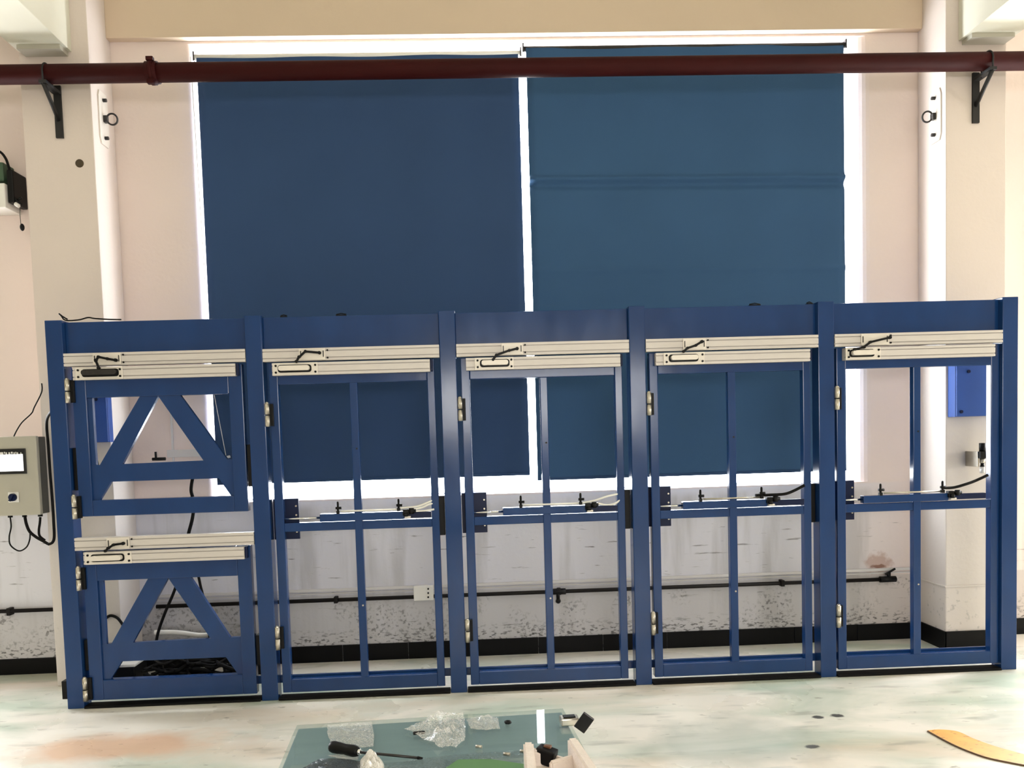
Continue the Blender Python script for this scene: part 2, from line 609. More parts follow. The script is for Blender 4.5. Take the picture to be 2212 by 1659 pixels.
# window behind the blinds
wf = MB()
yw0, yw1 = WY + .17, WY + .22
wf.box(WX0, WX1, yw0, yw1, WZ0 - .05, WZ0 + .0)
wf.box(WX0 - .02, WX1 + .02, yw0, yw1, WZ1 - .0, WZ1 + .05)
win = MB()
win.box(WX0, WX1, yw0 - .01, yw1, WZ0, WZ0 + .006)
wo = struct('window_1', win, 'winframe')
for x in (-1.37, -.112, 1.14):
    MB().box(x - .025, x + .025, yw0, yw1, WZ0, WZ1, .004).build('window_mullion', 'winframe', wo)
for x0, x1 in ((WX0, -1.395), (-1.345, -.137), (-.087, 1.115), (1.165, WX1)):
    MB().box(x0, x1, yw0 + .022, yw0 + .027, WZ0, WZ1).build('window_pane', 'pane', wo)


# ------------------------------------------------------------------ roller blinds
def blind(name, label, x0, x1, z0, z1, y, m, folds, lean=0):
    t = thing(name, label, 'blind', ((x0 + x1) / 2, y, z0), 'blue roller blinds over the window')
    mb = MB()
    nx, nz = 40, 260
    th = .0012
    rows = []
    for side in (0, 1):
        g = []
        for j in range(nz + 1):
            z = z0 + (z1 - z0) * j / nz
            row = []
            for i in range(nx + 1):
                x = x0 + (x1 - x0) * i / nx
                d = .004 * noise.noise(Vector((x * 1.3, z * .35, y * 9 + x0))) + .0015 * math.sin(x * 9)
                for fz, amp, wd in folds:
                    q = (z - fz + .012 * (x - x0)) / wd
                    d += amp * math.exp(-q * q)
                row.append(mb.bm.verts.new((x, y + d + (th if side else 0), z)))
            g.append(row)
        rows.append(g)
    for g in rows:
        for j in range(nz):
            for i in range(nx):
                f = mb.bm.faces.new((g[j][i], g[j][i + 1], g[j + 1][i + 1], g[j + 1][i]))
                f.smooth = True
    A, B = rows
    for j in range(nz):
        mb.bm.faces.new((A[j][0], A[j + 1][0], B[j + 1][0], B[j][0]))
        mb.bm.faces.new((A[j][nx], A[j + 1][nx], B[j + 1][nx], B[j][nx]))
    for i in range(nx):
        mb.bm.faces.new((A[0][i], A[0][i + 1], B[0][i + 1], B[0][i]))
        mb.bm.faces.new((A[nz][i], A[nz][i + 1], B[nz][i + 1], B[nz][i]))
    mb.build('blind_fabric', m, t)
    MB().cyl((x0 - .012, y + .014, z1), (x1 + .012, y + .014, z1), .016, 14).build('roller_tube', 'white' if 'left' in label else 'dark', t)
    MB().box(x0, x1, y - .004, y + .006, z0 - .012, z0 + .006, .002).build('bottom_bar', M['blind'], t)
    for x in (x0 - .02, x1 + .012):
        MB().box(x, x + .008, y - .005, WY if y > .6 else y + .06, z1 - .025, z1 + .03, .001).build('end_bracket', 'dark', t)
    return t


BY = .712
lb = blind('roller_blind', 'navy roller blind on the left half of the window', -1.575, .388, 1.172, 3.775, BY, 'blind', [(3.2, .004, .5)])
yc_ = BY - .03
MB().tube([Vector((-1.60, yc_, 3.76)), at(449, 700, yc_), at(463, 855, yc_), at(488, 984, yc_)], .0022, 6).build('pull_cord', 'white', lb)
MB().tube([at(482, 990, yc_), at(497, 986, yc_)], .008, 8).build('cord_handle', 'white', lb)
blind('roller_blind', 'slate blue roller blind with a crease, right half of the window', .436, 2.432, 1.135, 3.80, BY, 'blind2',
      [(3.005, -.020, .016), (2.965, .014, .02), (2.44, -.008, .02)])

# ------------------------------------------------------------------ big red pipe and its brackets
PYC, PZC = .335, 3.518
t = thing('pipe', 'long dark red pipe running across above the blinds', 'pipe', (.4, PYC, PZC - .05))
MB().cyl((-5.5, PYC, PZC), (6.5, PYC, PZC), .052, 28).build('pipe_run', 'redpipe', t)
mb = MB()
xc = at(330, 157, PYC).x
mb.cyl((xc - .032, PYC, PZC), (xc + .032, PYC, PZC), .060, 24)
mb.cyl((xc - .012, PYC, PZC), (xc + .012, PYC, PZC), .066, 24)
mb.box(xc - .02, xc + .02, PYC - .05, PYC - .02, PZC + .05, PZC + .072, .004)
mb.box(xc - .02, xc + .02, PYC - .05, PYC - .02, PZC - .076, PZC - .05, .004)
mb.build('pipe_coupling', 'redpipe', t)


def pipe_bracket(x, label):
    t = thing('pipe_bracket', label, 'bracket', (x, CF, 3.2), 'black brackets carrying the red pipe')
    zb, zt = 3.205, 3.50
    MB().box(x - .021, x + .021, CF - .014, CF, zb, zt, .002).build('wall_bar', 'bracket', t)
    MB().box(x - .021, x + .021, PYC - .06, CF - .008, PZC - .070, PZC - .053, .002).build('arm', 'bracket', t)
    MB().tube([Vector((x, PYC - .05, PZC - .068)), Vector((x, CF - .010, zb + .10))], .012, 8).build('brace', 'bracket', t)
    c = [(x, PYC + .055 * math.cos(q), PZC + .055 * math.sin(q)) for q in [math.pi * (-.08 + 1.16 * k / 14) for k in range(15)]]
    MB().tube([(x, c[0][1], PZC - .075)] + c + [(x, c[-1][1], PZC - .075)], .0055, 8).build('pipe_clip', 'bracket', t)


pipe_bracket(-2.292, 'black bracket under the red pipe on the left column')
pipe_bracket(3.112, 'black bracket under the red pipe on the right column')


# ring plates on the inner sides of the columns
def ring_plate(xf, sgn, yc, zc, label):
    t = thing('ring_plate', label, 'ring plate', (xf, yc, zc), 'ring plates on the column sides')
    mb = MB()
    pl = [(-.045, -.155), (.045, -.155), (.06, -.12), (.06, .12), (.045, .155), (-.045, .155), (-.06, .12), (-.06, -.12)]
    a = [mb.bm.verts.new((xf, yc + y, zc + z)) for y, z in pl]
    b = [mb.bm.verts.new((xf + sgn * .008, yc + y, zc + z)) for y, z in pl]
    mb.bm.faces.new(a)
    mb.bm.faces.new(b)
    for i in range(8):
        mb.bm.faces.new((a[i], a[(i + 1) % 8], b[(i + 1) % 8], b[i]))
    mb.build('base_plate', 'plate', t)
    for dz in (-.11, .11):
        MB().cyl((xf + sgn * .008, yc, zc + dz), (xf + sgn * .028, yc, zc + dz), .011, 8).build('bolt', 'dark', t)
    MB().box(min(xf + sgn * .008, xf + sgn * .03), max(xf + sgn * .008, xf + sgn * .03), yc - .014, yc + .014, zc - .02, zc + .02, .003).build('lug', 'dark', t)
    MB().ring((xf + sgn * .055, yc, zc), (0, 1, .2), .031, .0055).build('ring', 'dark', t)


p = at(222, 258, X=CL1)
ring_plate(CL1, 1, p.y if CF < p.y < WY else .57, p.z, 'ring plate on the left column side, left of the blinds')
p = at(2022, 252, X=CR0)
ring_plate(CR0, -1, p.y if CF < p.y < WY else .57, p.z, 'ring plate on the right column side, right of the blinds')

# knockout hole in the left column
p = at(172, 353, CF)
tag(MB().cyl((p.x, CF - .002, p.z), (p.x, CF + .004, p.z), .024, 14).build('hole_plug', 'hole'), 'small dark round plug in the left column face', 'plug')

# ------------------------------------------------------------------ fixture at the left edge
y0 = .60
t = thing('wall_fixture', 'black and white wall fixture with pull cord at the left edge', 'wall fixture', at(10, 440, y0))
a, b = at(13, 366, y0), at(31, 438, y0)
MB().box(a.x, b.x, y0, WY, b.z, a.z, .008).build('black_housing', 'black', t)
a, b = at(-40, 396, y0 - .02), at(12.5, 448, y0 - .02)
MB().box(a.x, b.x, y0 - .02, WY, b.z, a.z, .006).build('white_housing', 'white', t)
a, b = at(-30, 350, y0 + .03), at(8, 380, y0 + .03)
MB().box(a.x, b.x, y0 + .03, WY, b.z - .03, a.z, .01).build('green_housing', 'greenbox', t)
MB().tube(curve([at(-25, 318, y0), at(0, 328, y0), at(12, 342, y0), at(18, 358, y0), at(22, 372, y0 + .01)]), .0075, 10).build('cable', 'rubber', t)
mb = MB()
mb.tube([at(27, 425, y0 + .02), at(36, 434, y0 + .02), at(47, 444, y0 + .02)], [.016, .010, .010], 8)
mb.tube([at(38, 432, y0 + .02), at(47, 427, y0 + .02)], .008, 8)
mb.build('lever', 'black', t)
MB().tube([at(33, 440, y0 + .01), at(42, 446, y0 + .01)], .012, 10).build('white_cap', 'white', t)
MB().tube([at(43, 446, y0 + .02), at(43, 462, y0 + .02), at(45, 484, y0 + .02)], .0022, 6).build('pull_cord', 'boxside', t)
q = at(48, 491, y0 + .02)
MB().ball(q, .013, .013, .022).build('cord_knob', 'black', t)

# ------------------------------------------------------------------ control box and its cables
by0, by1 = .345, CF
a, b = at(-75, 946, by0), at(88, 1112, by0)
t = thing('control_box', 'grey electrical control box with lit screen and rotary switch', 'control box', (a.x, by1, b.z))
MB().box(a.x, b.x, by0, by0 + .03, b.z, a.z, .006).build('front_door', 'boxgrey', t)
MB().box(a.x + .004, b.x - .001, by0 + .03, by1, b.z + .004, a.z - .004, .004).build('housing', 'boxside', t)
s0, s1 = at(-62, 972, by0), at(59, 1023, by0)
sc = MB().box(s0.x, s1.x, by0 - .008, by0, s1.z, s0.z, .003).build('touch_screen', 'screenframe', t)
em = bpy.data.materials.new('lit screen')
em.use_nodes = True
bs = em.node_tree.nodes['Principled BSDF']
bs.inputs['Base Color'].default_value = (.9, .9, .9, 1)
bs.inputs['Emission Color'].default_value = (1, 1, 1, 1)
bs.inputs['Emission Strength'].default_value = 1.3
g0, g1 = at(-58, 984, by0), at(53, 1017, by0)
MB().box(g0.x, g1.x, by0 - .010, by0 - .007, g1.z, g0.z).build('display', em, sc)
mk = MB()
for x0, x1 in ((-8, -3), (2, 9), (14, 17), (20, 24), (31, 34), (38, 41), (46, 48)):
    c0, c1 = at(x0, 977, by0), at(x1, 984.5, by0)
    mk.box(c0.x, c1.x, by0 - .0095, by0 - .0078, c1.z, c0.z)
for x0, x1 in ((-20, -10), (10.5, 13), (25.5, 29.5), (35, 37)):
    c0, c1 = at(x0, 976, by0), at(x1, 983, by0)
    mk.box(c0.x, c1.x, by0 - .0095, by0 - .0078, c1.z + .008, c0.z)
mk.build('screen_lettering', 'white', sc)
k = at(30, 1074, by0)
sw = MB().box(k.x - .03, k.x + .03, by0 - .006, by0, k.z - .03, k.z + .03, .003).build('rotary_switch', 'white', t)
mb = MB().cyl((k.x, by0 - .006, k.z), (k.x, by0 - .020, k.z), .022, 20)
mb.obox((k.x, by0 - .026, k.z), .012, .018, .046, Matrix.Rotation(.5, 3, 'Y'), .003)
mb.build('switch_knob', 'bluedark', sw)
zb = b.z
yg = by0 + .055
for gx in (22, 53, 87):
    c = at(gx, 1113, yg)
    MB().cyl((c.x, yg, zb + .004), (c.x, yg, zb - .014), .013, 12).build('cable_gland', 'black', t)


def cable(name, label, pts, rad, m='rubber', y=None, cat='cable', group=None):
    P = [at(px, py, y if len(q) == 0 else q[0]) for px, py, *q in pts]
    return tag(MB().tube(curve(P), rad, 9).build(name, m), label, cat, group)


cable('cable', 'thin black cable hanging in a round loop below the control box', [(22, 1117), (24, 1138), (20, 1160), (23, 1178), (41, 1190), (57, 1182), (64, 1166), (65, 1152)], .0042, y=yg)
cable('cable', 'thick black cable curving from the middle gland to the conduit', [(54, 1117), (57, 1132), (64, 1148), (78, 1160), (92, 1168), (104, 1175)], .0085, y=yg - .012)
cable('cable', 'short black cable dropping from the right gland of the control box', [(87, 1117), (86, 1130), (84, 1146), (86, 1158), (97, 1167)], .007, y=yg + .015)
cable('conduit', 'black corrugated conduit running up beside the control box', [(104, 1176), (113, 1172), (117, 1160), (116, 1130), (113, 1080), (108, 1020), (104, 960), (101, 925), (102, 905, .28), (110, 890, .18), (122, 880, .086)], .008, y=.33)
cable('wire', 'thin black wire rising from the top of the control box', [(29, 945), (36, 930), (48, 912), (68, 893), (74, 880), (88, 852), (91, 840), (90, 828)], .0035, y=by0 + .02, cat='wire')

# ------------------------------------------------------------------ pipework on the low wall
yp = WY - .035
p0, p1 = at(338, 1311, yp), at(1922, 1256, yp)
t = thing('wall_pipe', 'thin dark pipe along the low wall with valve and end tap', 'pipe', (0, yp, .38))
ZP = .405
MB().cyl((p0.x, yp, ZP), (p1.x, yp, ZP), .0125, 14).build('pipe_run', 'lowpipe', t)
for px_ in (560, 725, 1208, 1420, 1690):
    x = at(px_, 1280, yp).x
    MB().box(x - .012, x + .012, yp - .016, WY, ZP - .02, ZP + .02, .004).build('pipe_clip', 'lowpipe', t)
x = at(1205, 1275, yp).x
mb = MB()
mb.cyl((x - .05, yp, ZP), (x + .05, yp, ZP), .02, 12)
mb.cyl((x, yp - .005, ZP), (x, yp - .005, ZP - .055), .012, 10)
mb.ball((x, yp - .005, ZP - .06), .017)
mb.build('valve', 'black', t)
x = at(1920, 1255, yp).x
mb = MB()
mb.cyl((x - .06, yp, ZP), (x + .045, yp, ZP), .02, 12)
mb.cyl((x, yp, ZP), (x, yp, ZP + .045), .012, 10)
mb.obox((x + .01, yp, ZP + .05), .075, .012, .012, Matrix.Rotation(-.5, 3, 'Y'), .003)
mb.build('end_tap', 'black', t)
t = thing('wall_pipe', 'thin dark pipe on the wall left of the left column', 'pipe', (-3, yp, .4))
MB().cyl((-6.5, yp, .412), (CL0 - .03, yp, .412), .0125, 12).build('pipe_run', 'lowpipe', t)
x = at(20, 1318, yp).x
MB().box(x - .012, x + .012, yp - .016, WY, .385, .432, .004).build('pipe_clip', 'lowpipe', t)
t = thing('cable_trunking', 'pale cable trunking along the low wall above the thin pipe', 'trunking', (0, WY, .44))
mb = MB()
mb.box(CL1 + .02, CR0 - .02, WY - .010, WY, .438, .446, .001)
mb.box(CL1 + .02, CR0 - .02, WY - .014, WY, .456, .474, .002)
mb.build('trunking_run', 'cream', t)
a, b = at(893, 1268, WY - .045), at(920, 1297, WY - .045)
t = thing('socket_box', 'small white wall socket box on the dark pipe', 'socket box', (a.x, WY, b.z))
MB().box(a.x, b.x + .05, WY - .05, WY, b.z, a.z + .005, .004).build('housing', 'white', t)
mb = MB()
for k in range(3):
    c = at(925, 1272 + k * 9, WY - .05)
    mb.cyl((c.x, WY - .053, c.z), (c.x, WY - .049, c.z), .006, 10)
mb.build('socket_holes', 'black', t)
# plaster patch frame left of the window
p = at(372, 930, WY)
tag(MB().box(p.x - .006, p.x + .006, WY - .012, WY + .003, 1.31, 1.76, .002).build('conduit', 'cream'), 'thin white conduit on the wall beside the window, seen through the A brace', 'conduit')
a, b = at(362, 972, WY), at(440, 986, WY)
tag(MB().box(a.x, b.x + .06, WY - .016, WY, b.z, a.z, .002).build('cover_strip', 'cream'), 'short white cover strip at the foot of the thin conduit', 'cover strip')

# ------------------------------------------------------------------ the blue test rig
P = [-2.1800, -1.1315, -.0925, .9425, 1.9920, 3.0335]
HW = .0445
TOP = 2.10
rig = thing('test_rig', 'long blue painted steel door testing rig of five bays on the floor', 'test rig', (.427, .045, 0))
for i, x in enumerate(P):
    MB().box(x - HW, x + HW, 0, .09, 0, TOP, .004).build('post', 'blue', rig)
for k in range(5):
    x0, x1 = P[k] + HW, P[k + 1] - HW
    MB().box(x0, x1, .036, .088, 1.862, TOP - .008, .003).build('top_beam', 'blue', rig)
    MB().box(x0, x1, .10 if False else .074, .089, .075, .118, .002).build('bottom_beam', 'blue', rig)
    MB().box(x0 + .004, x1 - .004, -.012, .07, .001, .013, .002).build('threshold', 'rubber', rig)

GROOVE = .008


def alu_poly(y0, y1, z0, z1):
    h = z1 - z0
    g = GROOVE
    zs = [z0 + h * .20, z0 + h * .20 + .005, z0 + h * .73, z0 + h * .73 + .005]
    return [(y1, z0), (y0, z0), (y0, zs[0]), (y0 + g, zs[0]), (y0 + g, zs[1]), (y0, zs[1]),
            (y0, zs[2]), (y0 + g, zs[2]), (y0 + g, zs[3]), (y0, zs[3]), (y0, z1), (y1, z1)]


def pill(mb, x0, x1, y0, y1, z0, z1, r):
    pts = []
    for cx, cz, s in ((x1 - r, z1 - r, 0), (x0 + r, z1 - r, 1), (x0 + r, z0 + r, 2), (x1 - r, z0 + r, 3)):
        for k in range(5):
            q = math.pi / 2 * (s + k / 4)
            pts.append((cx + r * math.cos(q), cz + r * math.sin(q)))
    mb.prism(pts, y0, y1)


def px_rect(x0, y0, x1, y1, Y):
    a, b = at(x0, y0, Y), at(x1, y1, Y)
    return a.x, b.x, b.z, a.z


def closer(x0, x1, zu, zl, door, low, up, body, arm, dark=False):
    """upper rail fixed to the frame, lower rail and closer fixed to the door leaf"""
    ur = MB().extrude_x(alu_poly(-.006, .035, zu - .034, zu + .034), x0 + .002, x1 - .002).build('frame_rail', 'alu', rig)
    lx0, lx1 = x0 + .052, x1 - .054
    MB().extrude_x(alu_poly(-.020, .019, zl - .033, zl + .033), lx0, lx1).build('leaf_rail', 'alu', door)
    # plates
    a0, a1, _, _ = px_rect(*low, -.024)
    a0 = max(a0, lx0)
    MB().box(a0, a1, -.027, -.020, zl - .033, zl + .033, .0015).build('closer_plate', 'plate', door)
    for bx in (a0 + .016, a1 - .012):
        for bz in (zl - .018, zl + .018):
            MB().cyl((bx, -.027, bz), (bx, -.032, bz), .0058, 10).build('bolt', 'black', door)
    b0, b1, bz0, bz1 = px_rect(*body, -.05)
    bz0, bz1 = zl - .010, zl + .016
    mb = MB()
    pill(mb, b0 - .008, b1 + .008, -.031, -.027, bz0 - .009, bz1 + .006, .014)  # black pill, larger and lower than the body, stands in for its shadow
    mb.build('closer_shadow', 'black', door)
    mb = MB()
    pill(mb, b0, b1, -.058, -.031, bz0, bz1, .011)
    mb.build('closer_body', 'dark' if dark else 'plate', door)
    u0, u1, _, _ = px_rect(*up, -.01)
    MB().box(u0, u1, -.012, -.006, zu - .031, zu + .031, .0012).build('arm_plate', 'plate', ur)
    for bx in (u0 + .010, u1 - .010):
        MB().box(bx - .0025, bx + .0025, -.0135, -.0118, zu - .016, zu + .018).build('slot', 'dark', ur)
    for bz in (zu - .02, zu + .02):
        MB().cyl((u1 + .012, -.006, bz), (u1 + .012, -.011, bz), .005, 8).build('bolt', 'black', ur)
    pts = [at(x, y, -.05 + .03 * i / (len(arm) - 1)) for i, (x, y) in enumerate(arm)]
    mb = MB()
    for i in range(len(pts) - 1):
        d = pts[i + 1] - pts[i]
        ang = -math.atan2(d.z, d.x)
        mb.obox((pts[i] + pts[i + 1]) / 2, d.length + .012, .007, .012, Matrix.Rotation(ang, 3, 'Y'), .002)
        mb.cyl(pts[i] + Vector((0, -.008, 0)), pts[i] + Vector((0, .008, 0)), .008, 10)
    mb.cyl(pts[-1] + Vector((0, -.008, 0)), pts[-1] + Vector((0, .012, 0)), .009, 10)
    mb.build('closer_arm', 'black', door)
    # fixing end cap at the leaf rail's right end
    MB().box(lx1 + .002, lx1 + .014, -.012, .018, zl - .030, zl + .034, .003).build('end_cap', 'bluedark', door)


def hinge(x, z, door):
    mb = MB()
    mb.cyl((x, -.004, z - .062), (x, -.004, z - .003), .0135, 14)
    mb.build('hinge_knuckle', 'steel', door)
    mb = MB()
    mb.cyl((x, -.004, z + .003), (x, -.004, z + .062), .0135, 14)
    mb.ball((x, -.004, z + .062), .010)
    mb.build('hinge_knuckle', 'steel', door)
    MB().box(x - .006, x + .03, .004, .022, z - .06, z + .06, .002).build('hinge_leaf', 'black', door)


def tee_fitting(x, z, parts):
    mb = MB()
    mb.cyl((x, .02, z - .012), (x, .02, z + .045), .0065, 10)
    mb.cyl((x - .012, .02, z + .018), (x + .02, .02, z + .018), .0075, 10)
    mb.ball((x, .02, z + .048), .006)
    mb.box(x - .009, x + .009, .010, .030, z - .014, z + .004, .002)
    mb.build('hose_fitting', 'black', parts)


def pneumatics(k, door, x0, x1, fit1, fit2, hoses, hose_m):
    sl, sr_ = x0 + .072, x1 - .078
    xb = fit1 - .10
    MB().cyl((sl - .004, .03, .997), (xb, .03, .997), .006, 12).build('piston_rod', 'chrome', door)
    MB().box(xb, fit2 + .03, .012, .056, .976, 1.018, .004).build('cylinder_body', 'blue', door)
    MB().box(fit2 + .03, sr_, .022, .050, .980, 1.012, .003).build('cylinder_mount', 'bluedark', door)
    MB().cyl((fit1 + .015, .02, 1.030), (fit2 - .01, .02, 1.030), .0052, 10).build('air_tube', 'hosewhite' if hose_m == 'hosewhite' else 'steel', door)
    tee_fitting(fit1, 1.030, door)
    tee_fitting(fit2, 1.034, door)
    mb = MB()
    vx = fit2 + .045
    mb.box(vx - .022, vx + .012, -.004, .03, .995, 1.030, .004)
    mb.cyl((vx + .026, -.004, 1.005), (vx + .026, -.004, 1.036), .014, 12)
    mb.cyl((vx - .005, -.01, .992), (vx - .005, -.01, 1.012), .012, 12)
    mb.cyl((vx + .012, 0, 1.02), (vx + .05, 0, 1.02), .010, 10)
    mb.build('valve', 'black', door)
    MB().box(vx - .012, vx + .02, -.008, .02, .983, .993, .002).build('valve_foot', 'plate', door)
    for h in hoses:
        MB().tube(curve([at(x, y, .02 + .01 * (j % 2)) for j, (x, y) in enumerate(h)]), .0055 if hose_m == 'hosewhite' else .008, 9).build('hose', hose_m, door)['label'] = 'white hose' if hose_m == 'hosewhite' else 'black hose'


def latch(door, x0, x1, z0=.880, z1=1.103):
    mb = MB()
    mb.box(x0 + .003, x0 + .142, .072, .086, z0, z1, .002)
    mb.build('latch_plate', 'bluedark', door)
    for z in (z0 + .04, z1 - .04, z1 - .09):
        MB().cyl((x0 + .128, .072, z), (x0 + .128, .066, z), .005, 8).build('bolt', 'steel', door)
    MB().box(x1 - .036, x1 - .003, .05, .086, z0 - .005, z1 - .01, .003).build('strike_plate', 'black', door)


def tall_door(k, low, up, body, arm, fit1, fit2, hoses, hose_m):
    x0, x1 = P[k] + HW, P[k + 1] - HW
    ri = {1: .074, 2: .080, 3: .079, 4: .050}[k]
    d = MB().box(x0 + .022, x0 + .070, .022, .070, .034, 1.846, .004).build('door', 'blue', rig)   # hinge stile
    MB().box(x1 - ri, x1 - (.002 if k == 4 else ri - .042), .022, .070, .034, 1.846, .004).build('lock_stile', 'blue', d)
    MB().box(x0 + .070, x1 - ri, .022, .070, 1.728, 1.846, .004).build('top_rail', 'blue', d)
    MB().box(x0 + .070, x1 - ri, .022, .068, .034, .106, .004).build('bottom_rail', 'blue', d)
    MB().box(x0 + .070, x1 - ri, .024, .066, .926, .973, .004).build('middle_rail', 'blue', d)
    xm = (x0 + x1) / 2
    MB().box(xm - .021, xm + .021, .018, .060, .106, 1.73, .004).build('mullion', 'blue', d)
    for z in (.506, 1.37):
        MB().cyl((xm + .006, .018, z), (xm + .006, .0155, z), .005, 8).build('bolt', 'steel' if z < 1 else 'black', d)
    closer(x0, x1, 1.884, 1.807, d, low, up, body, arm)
    for z in (1.565, .345):
        hinge(x0 + .012, z, d)
    latch(d, x0, x1)
    pneumatics(k, d, x0, x1, fit1, fit2, hoses, hose_m)
    return d


F1 = [at(x, y, .02).x for x, y in ((730, 1100), (1125, 1085), (1513, 1075), (1902, 1060))]
F2 = [at(x, y, .02).x for x, y in ((861, 1092), (1254, 1082), (1645, 1068), (2036, 1052))]
tall_door(1, (589, 785, 687, 812), (645, 752, 703, 778), (601, 787, 668, 800), [(640, 781), (646, 771), (660, 759), (690, 762)], F1[0], F2[0],
          [[(862, 1098), (900, 1094), (922, 1086), (936, 1080)], [(890, 1101), (912, 1096), (925, 1090), (937, 1087)], [(880, 1104), (910, 1104), (938, 1100)]], 'hosewhite')
tall_door(2, (1025, 775, 1110, 802), (1083, 747, 1130, 768), (1040, 778, 1098, 790), [(1065, 777), (1072, 767), (1100, 757), (1117, 753)], F1[1], F2[1],
          [[(1255, 1087), (1285, 1081), (1312, 1072), (1340, 1066)], [(1290, 1087), (1312, 1091), (1330, 1087), (1340, 1078)]], 'hosewhite')
tall_door(3, (1433, 762, 1522, 790), (1475, 733, 1525, 757), (1450, 768, 1508, 780), [(1477, 759), (1485, 752), (1503, 746), (1516, 738)], F1[2], F2[2],
          [[(1632, 1070), (1665, 1069), (1695, 1067), (1715, 1060), (1738, 1048)]], 'rubber')
tall_door(4, (1826, 747, 1902, 775), (1860, 720, 1920, 742), (1842, 755, 1890, 766), [(1846, 755), (1866, 750), (1880, 739), (1922, 729)], F1[3], F2[3],
          [[(2037, 1054), (2060, 1053), (2086, 1046), (2108, 1038), (2134, 1026)]], 'rubber')


def a_door(z0, z1, zc, zu, zl, low, up, body, arm, xo, hinges, dark, strike):
    """short leaf with an A shaped brace; zc = the four heights of the A"""
    x0, x1 = P[0] + HW, P[1] - HW
    zt, zb1, zb0, zl0 = zc
    d = MB().box(x0 + .026, x0 + .098, .02, .068, z0, z1, .004).build('door', 'blue', rig)
    xl, xr = x0 + .098, x1 - .105
    MB().box(xr, x1 - .030, .02, .068, z0, z1, .004).build('lock_stile', 'blue', d)
    MB().box(xl, xr, .02, .068, zt, z1, .004).build('top_rail', 'blue', d)
    MB().box(xl, xr, .02, .068, z0, zl0, .004).build('bottom_rail', 'blue', d)
    ya, yb = .034, .058
    apx, lo_, li_, ro_, ri_, tl_, tr_ = xo
    # cross band and side cheeks of the braced panel
    MB().prism([(xl, zb0), (xr, zb0), (xr, zb1 + .01), (xl, zb1)], ya, yb).build('cross_rail', 'blue', d)
    MB().prism([(tl_, zt), (apx, zt), (li_, zb1), (lo_, zb1)], ya - .003, yb).build('diagonal_brace', 'blue', d)
    MB().prism([(apx, zt), (tr_, zt), (ro_, zb1 + .01), (ri_, zb1)], ya - .003, yb).build('diagonal_brace', 'blue', d)
    MB().prism([(xl, zb0), (li_ - .065, zb0), (li_ - .13, zl0), (xl, zl0)], ya, yb).build('gusset', 'blue', d)
    MB().prism([(xr, zb0), (ri_ + .072, zb0), (ri_ + .132, zl0), (xr, zl0)], ya, yb).build('gusset', 'blue', d)
    MB().box(xl, xl + .026, ya, yb, zb1, zt, .002).build('inner_strip', 'blue', d)
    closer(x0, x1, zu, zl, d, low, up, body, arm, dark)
    for z in hinges:
        hinge(x0 + .012, z, d)
    for z0_, z1_ in strike:
        MB().box(x0 + .004, x0 + .024, .03, .08, z0_, z1_, .003).build('latch_plate', 'black', d)
        MB().box(x1 - .026, x1 - .004, .03, .08, z0_ - .01, z1_ - .01, .003).build('strike_plate', 'black', d)
    return d


du = a_door(1.047, 1.846, (1.686, 1.323, 1.231, 1.134), 1.888, 1.812, (162, 793, 266, 823), (200, 765, 262, 790), (175, 792, 250, 815),
            [(213, 795), (207, 778), (213, 771), (232, 775), (250, 778)], (-1.662, -1.992, -1.873, -1.31, -1.433, -1.760, -1.543), (1.722, 1.10), True, [(1.19, 1.42)])
dl = a_door(.036, .860, (.695, .343, .243, .147), .900, .824, (183, 1192, 285, 1218), (230, 1165, 280, 1180), (195, 1199, 262, 1210),
            [(228, 1190), (234, 1184), (245, 1177), (266, 1174)], (-1.660, -1.985, -1.870, -1.343, -1.442, -1.769, -1.540), (.712, .105), False, [(.20, .37)])

# wires and scraps on top of the rig
cable('wire', 'black wire looping over the top left end of the blue rig', [(146, 690, .03), (136, 684, .02), (128, 678, .0), (132, 682, -.003), (142, 692, .02), (170, 691, .05), (190, 686, .05), (205, 688, .05), (235, 690, .05), (262, 690.5, .05)], .0038, cat='wire')


def clip(px_, py_, w_, label):
    c = at(px_, py_, .06)
    z = TOP - .008
    t = thing('cable_clip', label, 'clip', (c.x, .06, z), 'black clips on top of the blue rig')
    MB().box(c.x - w_ / 2, c.x + w_ / 2, .045, .078, z, z + .008, .002).build('base', 'black', t)
    MB().tube([(c.x - w_ / 2, .06, z + .010), (c.x, .06, z + .016), (c.x + w_ / 2, .06, z + .010)], .003, 6).build('strap', 'black', t)


clip(613, 680, .035, 'small black clip on the blue top beam, second bay')
clip(737, 678, .055, 'wide black clip on the blue top beam, second bay')
clip(1630, 652, .06, 'black clip on the blue top beam, fourth bay')
clip(1748, 650, .03, 'small black clip beside the fifth post, fourth bay')
c = at(136, 1462, .06)
tag(MB().box(P[0] - HW - .026, P[0] - HW, .0, .06, .055, .155, .003).build('switch_block', 'black'), 'small black block on the foot of the left blue post', 'block')

# ------------------------------------------------------------------ things between the rig and the wall
def cabinet(label, x0, x1, z0, z1, y0):
    t = thing('wall_cabinet', label, 'cabinet', ((x0 + x1) / 2, CF, z0), 'blue cabinets on the columns')
    MB().box(x0, x1, y0 + .012, CF, z0, z1, .004).build('housing', 'bluecab', t)
    MB().box(x0 + .003, x1 - .003, y0, y0 + .012, z0 + .003, z1 - .003, .003).build('cover', 'bluecab', t)
    for x, z in ((x0 + .03, z0 + .03), (x0 + .075, z1 - .09)):
        MB().cyl((x, y0, z), (x, y0 - .006, z), .010, 10).build('screw', 'bluedark', t)


